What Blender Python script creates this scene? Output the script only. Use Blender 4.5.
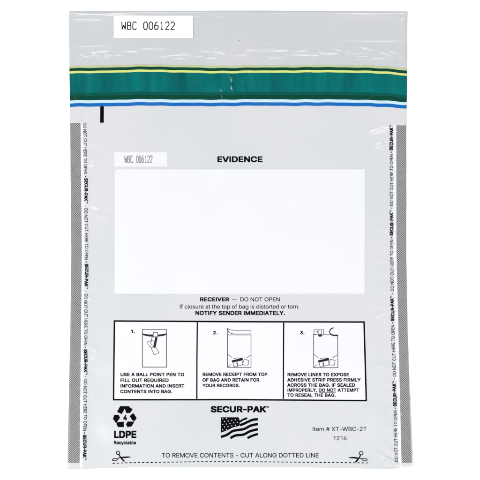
import bpy, bmesh, math
import numpy as np
from mathutils import Vector

# ------------------------------------------------------------------ scene, camera, light
for o in list(bpy.data.objects):
    bpy.data.objects.remove(o)
scn = bpy.context.scene
COL = scn.collection
S = 0.0007                                   # metres per layout unit (the bag is about 24 x 32 cm)

cam = bpy.data.cameras.new('camera')
cam.sensor_width = 36
CAM_D = 1.7
cam.lens = 36 * CAM_D / (480 * S)
cam.clip_start, cam.clip_end = 0.05, 50
cam_o = bpy.data.objects.new('camera', cam)
cam_o.location = (0, 0, CAM_D)
COL.objects.link(cam_o)
scn.camera = cam_o

w = bpy.data.worlds.new('World')
scn.world = w
w.use_nodes = True
w.node_tree.nodes['Background'].inputs[0].default_value = (0.93, 0.965, 1, 1)
w.node_tree.nodes['Background'].inputs[1].default_value = 0.13

def softbox(name, loc, size, power, col=(1, 1, 1)):
    l = bpy.data.lights.new(name, 'AREA')
    l.shape = 'RECTANGLE'
    l.size, l.size_y = size
    l.energy = power
    l.color = col
    o = bpy.data.objects.new(name, l)
    o.location = loc
    d = Vector((0, 0, 0)) - Vector(loc)
    o.rotation_euler = d.to_track_quat('-Z', 'Y').to_euler()
    COL.objects.link(o)

softbox('softbox_left', (-1.0, -0.6, 1.35), (0.34, 0.7), 27)
softbox('softbox_right', (1.0, -0.6, 1.4), (0.3, 0.7), 22)
softbox('softbox_top', (-0.1, 0.85, 1.6), (1.3, 0.14), 10)

scn.view_settings.view_transform = 'Standard'
scn.view_settings.look = 'None'
scn.view_settings.exposure = 0
scn.view_settings.gamma = 1
scn.cycles.transparent_max_bounces = 16

# ------------------------------------------------------------------ materials
def mat(name, col, rough=0.5, alpha=1.0, spec=0.5, mottle=0.0, msize=60, bump=0.0, bsize=500, coat=0, col2=None, stretch=None):
    m = bpy.data.materials.new(name)
    m.use_nodes = True
    nt = m.node_tree
    b = nt.nodes['Principled BSDF']
    b.inputs['Base Color'].default_value = (*col, 1)
    b.inputs['Roughness'].default_value = rough
    b.inputs['Alpha'].default_value = alpha
    b.inputs['Specular IOR Level'].default_value = spec
    b.inputs['Coat Weight'].default_value = coat
    tc = nt.nodes.new('ShaderNodeTexCoord')
    if col2:
        n = nt.nodes.new('ShaderNodeTexNoise')
        n.inputs['Scale'].default_value = msize
        n.inputs['Detail'].default_value = 5
        n.inputs['Roughness'].default_value = 0.55
        src = tc.outputs['Object']
        if stretch:
            mp = nt.nodes.new('ShaderNodeMapping')
            mp.inputs['Scale'].default_value = stretch
            nt.links.new(src, mp.inputs['Vector']); src = mp.outputs[0]
        nt.links.new(src, n.inputs['Vector'])
        rp = nt.nodes.new('ShaderNodeValToRGB')
        rp.color_ramp.elements[0].position = 0.33; rp.color_ramp.elements[0].color = (*col, 1)
        rp.color_ramp.elements[1].position = 0.68; rp.color_ramp.elements[1].color = (*col2, 1)
        nt.links.new(n.outputs['Fac'], rp.inputs[0])
        nt.links.new(rp.outputs[0], b.inputs['Base Color'])
    elif mottle:
        n = nt.nodes.new('ShaderNodeTexNoise')
        n.inputs['Scale'].default_value = msize
        n.inputs['Detail'].default_value = 4
        nt.links.new(tc.outputs['Object'], n.inputs['Vector'])
        mx = nt.nodes.new('ShaderNodeMix')
        mx.data_type = 'RGBA'
        mx.inputs[6].default_value = (*[c * (1 - mottle) for c in col], 1)
        mx.inputs[7].default_value = (*[min(1, c * (1 + mottle)) for c in col], 1)
        nt.links.new(n.outputs['Fac'], mx.inputs[0])
        nt.links.new(mx.outputs[2], b.inputs['Base Color'])
    if bump:
        n = nt.nodes.new('ShaderNodeTexNoise')
        n.inputs['Scale'].default_value = bsize
        n.inputs['Detail'].default_value = 3
        nt.links.new(tc.outputs['Object'], n.inputs['Vector'])
        bp = nt.nodes.new('ShaderNodeBump')
        bp.inputs['Strength'].default_value = bump
        bp.inputs['Distance'].default_value = 0.0002
        nt.links.new(n.outputs['Fac'], bp.inputs['Height'])
        nt.links.new(bp.outputs['Normal'], b.inputs['Normal'])
    return m

M_GROUND = mat('white sweep', (0.93, 0.93, 0.93), 0.9, spec=0.1, mottle=0.01)
M_BODY = mat('milky film', (0.560, 0.585, 0.597), 0.24, alpha=0.86, spec=0.7, msize=9, col2=(0.615, 0.610, 0.630), bump=0.15, bsize=200)
M_FLAP = mat('clear film', (0.50, 0.535, 0.545), 0.26, alpha=0.80, spec=0.9, msize=14, col2=(0.575, 0.565, 0.59), bump=0.15, bsize=260)
M_BACK = mat('back film', (0.62, 0.64, 0.66), 0.4, alpha=0.9)
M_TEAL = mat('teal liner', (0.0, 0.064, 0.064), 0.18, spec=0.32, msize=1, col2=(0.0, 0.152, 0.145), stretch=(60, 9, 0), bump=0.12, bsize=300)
M_DKGREEN = mat('dark green liner edge', (0.0, 0.044, 0.026), 0.20, spec=0.35)
M_MIDGREEN = mat('green liner shade', (0.0, 0.070, 0.054), 0.18, spec=0.4)
M_YELLOW = mat('yellow line', (0.50, 0.545, 0.155), 0.35)
M_PALEGREEN = mat('pale green edge', (0.38, 0.43, 0.21), 0.35)
M_PALEBLUE = mat('pale blue line', (0.43, 0.58, 0.67), 0.3)
M_BLUE = mat('blue line', (0.004, 0.105, 0.37), 0.3, spec=0.2)
M_WHITE = mat('white print', (0.615, 0.62, 0.645), 0.45, spec=0.3, mottle=0.01)
M_LABEL = mat('white sticker', (0.86, 0.87, 0.87), 0.5, spec=0.3, bump=0.05, bsize=900)
M_SEAL = mat('welded seal', (0.72, 0.725, 0.74), 0.28, alpha=0.85, mottle=0.1, msize=600)
M_INK = mat('black ink', (0.0015, 0.0015, 0.002), 0.6, spec=0.03)
M_GREY = mat('worn grey ink', (0.22, 0.22, 0.23), 0.5, spec=0.3)
M_THIN = mat('thin black ink', (0.012, 0.012, 0.014), 0.5, spec=0.1)

def hatch_mat():
    m = mat('grey dot screen', (0.3, 0.3, 0.3), 0.3, spec=0.35)
    nt = m.node_tree
    tc = nt.nodes.new('ShaderNodeTexCoord')
    mp = nt.nodes.new('ShaderNodeMapping')
    mp.inputs['Scale'].default_value = (1, 1, 0)
    mp.inputs['Location'].default_value = (0.00031, 0.00017, 0.5)
    ck = nt.nodes.new('ShaderNodeTexChecker')
    ck.inputs['Scale'].default_value = 1 / (0.93 * S)
    ck.inputs['Color1'].default_value = (0.055, 0.055, 0.058, 1)
    ck.inputs['Color2'].default_value = (0.37, 0.37, 0.38, 1)
    nz = nt.nodes.new('ShaderNodeTexNoise')
    nz.inputs['Scale'].default_value = 70
    nt.links.new(tc.outputs['Object'], nz.inputs['Vector'])
    va = nt.nodes.new('ShaderNodeVectorMath'); va.operation = 'MULTIPLY_ADD'
    va.inputs[1].default_value = (0.003, 0.003, 0)
    nt.links.new(nz.outputs['Color'], va.inputs[0]); nt.links.new(tc.outputs['Object'], va.inputs[2])
    nt.links.new(va.outputs[0], mp.inputs['Vector'])
    nt.links.new(mp.outputs[0], ck.inputs['Vector'])
    nt.links.new(ck.outputs['Color'], nt.nodes['Principled BSDF'].inputs['Base Color'])
    return m
M_HATCH = hatch_mat()

# ------------------------------------------------------------------ outline and relief of the bag
XL = lambda y: 0.16 * np.sin(np.asarray(y) / 7.3) * np.sin(np.asarray(y) / 23.0) + np.interp(y, [11, 60, 107, 123, 250, 320, 390, 469], [69.0, 69.2, 70.0, 70.1, 71.2, 70.4, 68.9, 67.3])
XR = lambda y: 0.2 * np.sin(np.asarray(y) / 8.9 + 1) * np.sin(np.asarray(y) / 19.0) + np.interp(y, [11, 60, 107, 125, 250, 320, 390, 430, 468], [407.6, 407.2, 406.7, 406.5, 406.4, 407.6, 410.0, 411.8, 413.9])
YT = lambda x: np.interp(x, [69, 150, 260, 408], [11.2, 10.8, 10.6, 11.4])
YB = lambda x: np.interp(x, [67, 80, 95, 130, 200, 300, 345, 385, 398, 401.5, 414],
                         [469.0, 468.9, 468.6, 467.6, 467.3, 467.5, 468.1, 469.3, 468.4, 466.9, 466.6])

rng = np.random.default_rng(7)
def vnoise(shape, sx, sy, seed):
    """smooth value noise with cell sizes sx, sy on a grid of layout units x2"""
    r = np.random.default_rng(seed)
    H, W = shape
    gx, gy = np.arange(W) / sx, np.arange(H) / sy
    nx, ny = int(gx[-1]) + 3, int(gy[-1]) + 3
    g = r.uniform(-1, 1, (ny, nx))
    ix, iy = gx.astype(int), gy.astype(int)
    fx, fy = gx - ix, gy - iy
    fx = fx ** 3 * (fx * (6 * fx - 15) + 10); fy = fy ** 3 * (fy * (6 * fy - 15) + 10)
    a = g[np.ix_(iy, ix)] * (1 - fx) + g[np.ix_(iy, ix + 1)] * fx
    b = g[np.ix_(iy + 1, ix)] * (1 - fx) + g[np.ix_(iy + 1, ix + 1)] * fx
    return a * (1 - fy)[:, None] + b * fy[:, None]

N = 960                                      # relief map, half a unit per cell
jj, ii = np.mgrid[0:N, 0:N]
PX, PY = ii * 0.5, jj * 0.5
sst = lambda a, b, t: (lambda q: q * q * (3 - 2 * q))(np.clip((t - a) / (b - a), 0, 1))
HM = np.zeros((N, N))
edge = np.minimum(np.minimum(PX - XL(PY), XR(PY) - PX), np.minimum(PY - YT(PX), YB(PX) - PY))
HM += 0.35 + 0.55 * sst(0, 1.6, edge)
# soft pillow of the pouch between the side seams
inner = np.minimum(PX - XL(PY) - 17, XR(PY) - 17 - PX)
pil = sst(0, 45, inner) * sst(96, 150, PY) * sst(468, 425, PY)
HM += 2.6 * pil
HM += pil * (1.1 * vnoise((N, N), 170, 150, 1) + 0.35 * vnoise((N, N), 70, 80, 2))
HM += sst(0, 6, edge) * (0.16 * vnoise((N, N), 44, 36, 3))
# flap: long lazy waves, and a band of small slanting crinkles above the tape
flap = sst(0, 3, edge) * sst(66, 60, PY)
HM += flap * 0.5 * vnoise((N, N), 260, 34, 4)
sl = vnoise((N, N + 200), 20, 5, 5)
skew = np.array([np.interp(ii[j] + 0.9 * (j % N) * 0.35, np.arange(N + 200), sl[j]) for j in range(N)])
HM += np.exp(-((PY - 56) / 5.0) ** 2) * sst(0, 3, edge) * 0.5 * skew * (0.55 + 0.45 * vnoise((N, N), 90, 400, 6))
HM += sst(0, 3, edge) * np.exp(-((PY - 18) / 5.5) ** 2) * sst(150, 90, PX) * 0.5 * vnoise((N, N), 60, 9, 8)
HM += sst(64, 70, PY) * sst(106, 98, PY) * sst(0, 5, edge) * (0.42 * vnoise((N, N), 26, 90, 14) + 0.22 * vnoise((N, N), 11, 60, 15))
fs = vnoise((N, N + 400), 34, 3.2, 61)
fsk = np.array([np.interp(ii[j] + 0.8 * j, np.arange(N + 400), fs[j]) for j in range(N)])
HM += np.exp(-((PY - 55) / 6.5) ** 2) * sst(0, 3, edge) * 0.36 * fsk * sst(-.6, .3, vnoise((N, N), 60, 20, 62))
HM += np.exp(-((PY - 17) / 4.0) ** 2) * sst(0, 3, edge) * 0.24 * vnoise((N, N), 120, 3.4, 63) * sst(-.4, .3, vnoise((N, N), 110, 60, 64))
# weld puckers along the side seams
for side, ex in ((0, XL(PY) + 13.5), (1, XR(PY) - 12.0)):
    HM += np.exp(-((PX - ex) / 2.2) ** 2) * sst(118, 128, PY) * sst(468, 460, PY) * 0.8 * vnoise((N, N), 9, 5, 10 + side)
    ez = ex + (7 if side == 0 else -8)
    HM += np.exp(-((PX - ez) / 3.5) ** 2) * sst(118, 128, PY) * sst(468, 460, PY) * np.maximum(vnoise((N, N), 200, 36, 30 + side), 0) * 0.6 * vnoise((N, N), 26, 8, 20 + side)

def ridge(pts, amp, wid, H=HM):
    pts = [np.array(p, float) for p in pts]
    best = np.full(H.shape, 1e9); tt = np.zeros(H.shape)
    n = len(pts) - 1
    for k in range(n):
        a, b = pts[k], pts[k + 1]; d = b - a; L2 = d @ d
        t = np.clip(((PX - a[0]) * d[0] + (PY - a[1]) * d[1]) / L2, 0, 1)
        q = np.hypot(PX - a[0] - t * d[0], PY - a[1] - t * d[1])
        mk = q < best
        best = np.where(mk, q, best); tt = np.where(mk, (k + t) / n, tt)
    H += amp * np.exp(-(best / wid) ** 2) * np.sin(np.pi * np.clip(tt * 0.94 + 0.03, 0, 1)) ** 0.6

# lip along the opening
ridge([(70, 13.4), (160, 13.0), (300, 12.8), (406, 13.6)], 0.45, 1.3)
ridge([(72, 18), (95, 16.5), (150, 17.5)], 1.7, 3.6)
ridge([(74, 21), (92, 21.5), (112, 20.5)], 0.9, 1.6)
ridge([(74, 25), (96, 24), (114, 24.5)], 0.5, 1.6)
ridge([(205, 16), (222, 18), (232, 17)], 0.4, 1.6)
ridge([(250, 14.6), (275, 14.6), (292, 14)], 0.4, 1.0)
ridge([(330, 14.6), (365, 15.4), (390, 14.8)], 0.4, 1.0)
ridge([(402, 17), (404, 24), (403, 36)], 0.5, 2.2)
ridge([(72, 47), (90, 47.4), (120, 46.6)], 0.35, 0.9)
ridge([(240, 44.8), (270, 45.6), (340, 44.6)], 0.22, 1.0)
ridge([(340, 42), (380, 42.5), (404, 42)], 0.2, 1.0)
for (x, y, l, s) in ((78, 55, 8, 3), (92, 54, 9, 4), (104, 55, 7, 3), (116, 56, 6, 1), (178, 56, 12, 0), (214, 54, 12, 1.5),
                     (246, 51, 9, 2), (258, 54, 12, 3), (282, 54.5, 14, 2), (300, 52, 10, -1), (318, 54, 10, 2), (334, 50, 8, 3),
                     (346, 54, 10, 2), (360, 49, 16, 4), (378, 53, 14, 5), (388, 52, 14, 6), (382, 58, 10, 0)):
    ridge([(x, y), (x + l / 2, y + s * .4), (x + l, y + s)], 0.48, 1.1)
# creases across the tape
for (x0, y0, x1, y1, a, wd) in ((74, 70, 76.5, 99, .55, 1.3), (88, 74, 91, 96, .35, 2.6), (125.5, 66, 128, 99, .5, .8), (153, 72, 155, 96, .2, 1.6),
                                (165, 66, 168, 98, .5, .9), (178, 80, 178, 98, .25, .9), (197, 82, 198, 98, .4, .9),
                                (220, 90, 223, 98, .4, .9), (228, 76, 236, 96, .45, 1.5), (236, 70, 230, 90, .3, 1.6),
                                (243, 80, 247, 98, .45, 1.6), (251, 68, 256, 92, .4, 1.3), (310, 66, 311, 98, .35, .9),
                                (326, 74, 329, 98, .3, 2.4), (371, 64, 373, 100, .45, .9), (366, 74, 368, 100, .2, 1.4),
                                (390, 72, 388, 100, .4, 1.5), (397, 74, 396, 99, .3, .9)):
    ridge([(x0, y0), ((x0 + x1) / 2 + .3, (y0 + y1) / 2), (x1, y1)], a * 1.8, wd * 1.25)
# puckers running in from the side welds
for (x0, y0, x1, y1, a, wd) in ((392, 128, 368, 134, .75, 1.6), (392, 148, 376, 145, .6, 1.5), (390, 138, 372, 150, .4, 2.0),
                                (389, 308, 366, 303, .6, 2.0), (388, 312, 372, 318, .4, 1.6), (388, 262, 370, 258, .35, 2),
                                (84, 148, 98, 146, .5, 1.4), (86, 204, 102, 210, .45, 2.0), (88, 212, 110, 218, .3, 2.5),
                                (88, 290, 100, 287, .55, 1.8), (84, 296, 94, 300, .35, 1.4), (84, 345, 100, 352, .35, 2.4),
                                (82, 122, 90, 118, .4, 1.5), (392, 230, 374, 226, .3, 2), (394, 370, 374, 364, .35, 2.5),
                                (396, 420, 376, 412, .4, 3)):
    ridge([(x0, y0), ((x0 + x1) / 2, (y0 + y1) / 2 - .6), (x1, y1)], a, wd)
# folded lower right corner
ridge([(345, 466), (372, 461), (388, 458), (398, 466)], 1.0, 2.6)
ridge([(376, 452), (390, 460), (402, 468)], 1.1, 1.8)
ridge([(372, 466.5), (388, 466.8), (400, 467.6)], .7, 1.3)
ridge([(380, 440), (390, 450), (396, 462)], .6, 2.4)
ridge([(80, 466), (84, 465), (88, 466.4)], .5, 1.2)
ridge([(335, 443), (345, 444.5), (352, 443)], .35, 1.4)
ridge([(338, 447.4), (346, 448), (350, 447)], .3, 1.2)
HM = np.maximum(HM, 0.3)

def Hs(x, y):
    x = np.clip(np.asarray(x, float) * 2, 0, N - 1.001); y = np.clip(np.asarray(y, float) * 2, 0, N - 1.001)
    i, j = x.astype(int), y.astype(int); fx, fy = x - i, y - j
    return (HM[j, i] * (1 - fx) + HM[j, i + 1] * fx) * (1 - fy) + (HM[j + 1, i] * (1 - fx) + HM[j + 1, i + 1] * fx) * fy

def world(x, y, off=0.0, z=None):
    zz = (Hs(x, y) if z is None else np.full(np.shape(x), float(z))) + off
    return np.stack([(np.asarray(x) - 240) * S, (240 - np.asarray(y)) * S, zz * S], -1)

# ------------------------------------------------------------------ objects
bag = bpy.data.objects.new('evidence_bag', None)
bag['label'] = 'translucent plastic evidence bag with teal closure tape lying flat on white'
bag['category'] = 'evidence bag'
COL.objects.link(bag)

def link(name, me, m, parent, smooth=True):
    if smooth:
        me.polygons.foreach_set('use_smooth', [True] * len(me.polygons))
    for mm in (m if isinstance(m, (list, tuple)) else [m]):
        me.materials.append(mm)
    o = bpy.data.objects.new(name, me)
    COL.objects.link(o)
    o.parent = parent
    return o

def sheet(name, xl, xr, yt, yb, m, off, step=0.8, parent=bag, z=None, rim=False, matfn=None):
    """a draped sheet; xl/xr are functions of y, yt/yb functions of x; rim drops its border to the table"""
    X0, X1 = float(np.min(xl(np.array([0., 240, 480])))), float(np.max(xr(np.array([0., 240, 480]))))
    xm = np.linspace(X0, X1, 9); Y0, Y1 = float(np.mean(yt(xm))), float(np.mean(yb(xm)))
    nu, nv = max(2, int((X1 - X0) / step) + 1), max(2, int((Y1 - Y0) / step) + 1)
    u, v = np.meshgrid(np.linspace(0, 1, nu), np.linspace(0, 1, nv))
    y = Y0 + (Y1 - Y0) * v
    for _ in range(3):
        x = xl(y) + (xr(y) - xl(y)) * u
        y = yt(x) + (yb(x) - yt(x)) * v
    P = world(x, y, off, z).reshape(-1, 3)
    idx = np.arange(nu * nv).reshape(nv, nu)
    F = np.stack([idx[:-1, :-1], idx[1:, :-1], idx[1:, 1:], idx[:-1, 1:]], -1).reshape(-1, 4).tolist()
    V = P.tolist()
    if rim:
        loop = list(idx[0, :]) + list(idx[1:, -1]) + list(idx[-1, ::-1][1:]) + list(idx[::-1, 0][1:-1])
        b = len(V)
        for i in loop:
            V.append((V[i][0], V[i][1], 0.08 * S))
        n = len(loop)
        for k in range(n):
            F.append([int(loop[k]), int(loop[(k + 1) % n]), b + (k + 1) % n, b + k])
    me = bpy.data.meshes.new(name)
    me.from_pydata(V, [], F)
    o = link(name, me, m, parent)
    if matfn is not None:
        vv = ((v[:-1, :-1] + v[1:, 1:]) / 2).reshape(-1)
        uu = ((u[:-1, :-1] + u[1:, 1:]) / 2).reshape(-1)
        mi = np.zeros(len(me.polygons), int); mi[:len(vv)] = matfn(uu, vv)
        me.polygons.foreach_set('material_index', mi.tolist())
    return o

C = lambda c: (lambda t: np.full(np.shape(t), float(c)) if np.shape(t) else float(c))

# white sweep the bag lies on
def backdrop():
    bm = bmesh.new()
    R, n = 3.0, 24
    prof = [(-R, 0.0), (1.2, 0.0)] + [(1.2 + 0.8 * math.sin(a), 0.8 - 0.8 * math.cos(a)) for a in np.linspace(0.1, math.pi / 2, n)] + [(2.0, 1.4)]
    rows = [[bm.verts.new((x, y, z)) for x in (-R, 0, R)] for y, z in prof]
    for a, b in zip(rows, rows[1:]):
        for k in range(2):
            bm.faces.new((a[k], a[k + 1], b[k + 1], b[k]))
    me = bpy.data.meshes.new('backdrop'); bm.to_mesh(me); bm.free()
    o = link('backdrop', me, M_GROUND, None)
    o['kind'] = 'structure'
backdrop()

# the two films of the bag
sheet('back_film', lambda y: XL(y) + .25, lambda y: XR(y) - .25, lambda x: YT(x) + .25, lambda x: YB(x) - .25, M_BACK, 0.12, 4, z=0.0)
DY = lambda x: np.interp(x, [69, 110, 150, 180, 210, 240, 280, 320, 345, 370, 390, 408], [1.8, .9, 0, .6, 1.5, 1.2, .9, .6, .7, 1.3, 2.4, 4.0])
DB = lambda x: np.interp(x, [69, 110, 150, 180, 210, 240, 280, 320, 345, 370, 390, 408], [1.4, .7, 0, .4, .7, .2, .2, .3, .3, .9, 1.8, 3.0])
RIP = lambda x: 0.22 * np.sin(np.asarray(x) / 6.1 + 1) * np.sin(np.asarray(x) / 17.0) + 0.12 * np.sin(np.asarray(x) / 3.3)
def seam_y(c, k):                             # k=0 follows the top edge of the tape, k=1 the bottom edge
    return lambda x: c + DY(x) * (1 - k) + DB(x) * k + RIP(x)
sheet('clear_flap', XL, XR, YT, seam_y(72, .3), M_FLAP, 0.0, rim=False)
sheet('front_film', XL, XR, seam_y(96, .8), YB, M_BODY, 0.0, rim=True)

# closure tape with its printed lines
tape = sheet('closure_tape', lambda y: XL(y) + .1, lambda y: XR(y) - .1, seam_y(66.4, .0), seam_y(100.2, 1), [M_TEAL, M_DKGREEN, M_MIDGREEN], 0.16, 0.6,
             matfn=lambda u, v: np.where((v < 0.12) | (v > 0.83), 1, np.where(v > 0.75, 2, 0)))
xi, xo = (lambda y: XL(y) + .05), (lambda y: XR(y) - .05)
sheet('pale_line', xi, xo, seam_y(64.6, 0), seam_y(66.6, 0), M_PALEGREEN, 0.20, 0.5, tape)
sheet('yellow_line', xi, xo, seam_y(69.6, 0.05), seam_y(71.9, 0.05), M_YELLOW, 0.26, 0.5, tape)
sheet('white_line', xi, xo, seam_y(99.2, 1), seam_y(102.4, 1), M_PALEBLUE, 0.26, 0.5, tape)
sheet('blue_line', xi, xo, seam_y(102.2, 1), seam_y(105.6, 1), M_BLUE, 0.32, 0.5, tape)

# dot-screened bands down both side seams
BL = lambda y: np.interp(y, [123, 250, 320, 390, 463], [70.3, 71.4, 70.6, 69.2, 67.8])
BLr = lambda y: np.interp(y, [123, 250, 320, 390, 463], [80.5, 81.8, 81.2, 80.4, 79.6])
BRl = lambda y: np.interp(y, [125, 250, 320, 390, 463], [396.3, 396.4, 398.1, 399.8, 401.6])
BR = lambda y: np.interp(y, [125, 250, 320, 390, 463], [406.3, 406.1, 407.1, 409.3, 411.9])
sheet('seam_band', BL, BLr, C(123.1), C(462.8), M_HATCH, 0.10, 1.0)
sheet('seam_band', BRl, BR, C(125.4), C(462.8), M_HATCH, 0.10, 1.0)

# the welds just inside the bands, whiter than the film and slightly ragged
wob = lambda y, k: 0.9 * np.sin(np.asarray(y) * 1.9 + k) * np.sin(np.asarray(y) * 0.37 + 2 * k)
sheet('side_weld', lambda y: BLr(y) + .1, lambda y: BLr(y) + 3.0 + wob(y, 1), C(123.4), C(468.0), M_SEAL, 0.08, 0.7)
sheet('side_weld', lambda y: BRl(y) - 3.0 + wob(y, 4), lambda y: BRl(y) - .1, C(125.6), C(466.5), M_SEAL, 0.08, 0.7)

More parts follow.
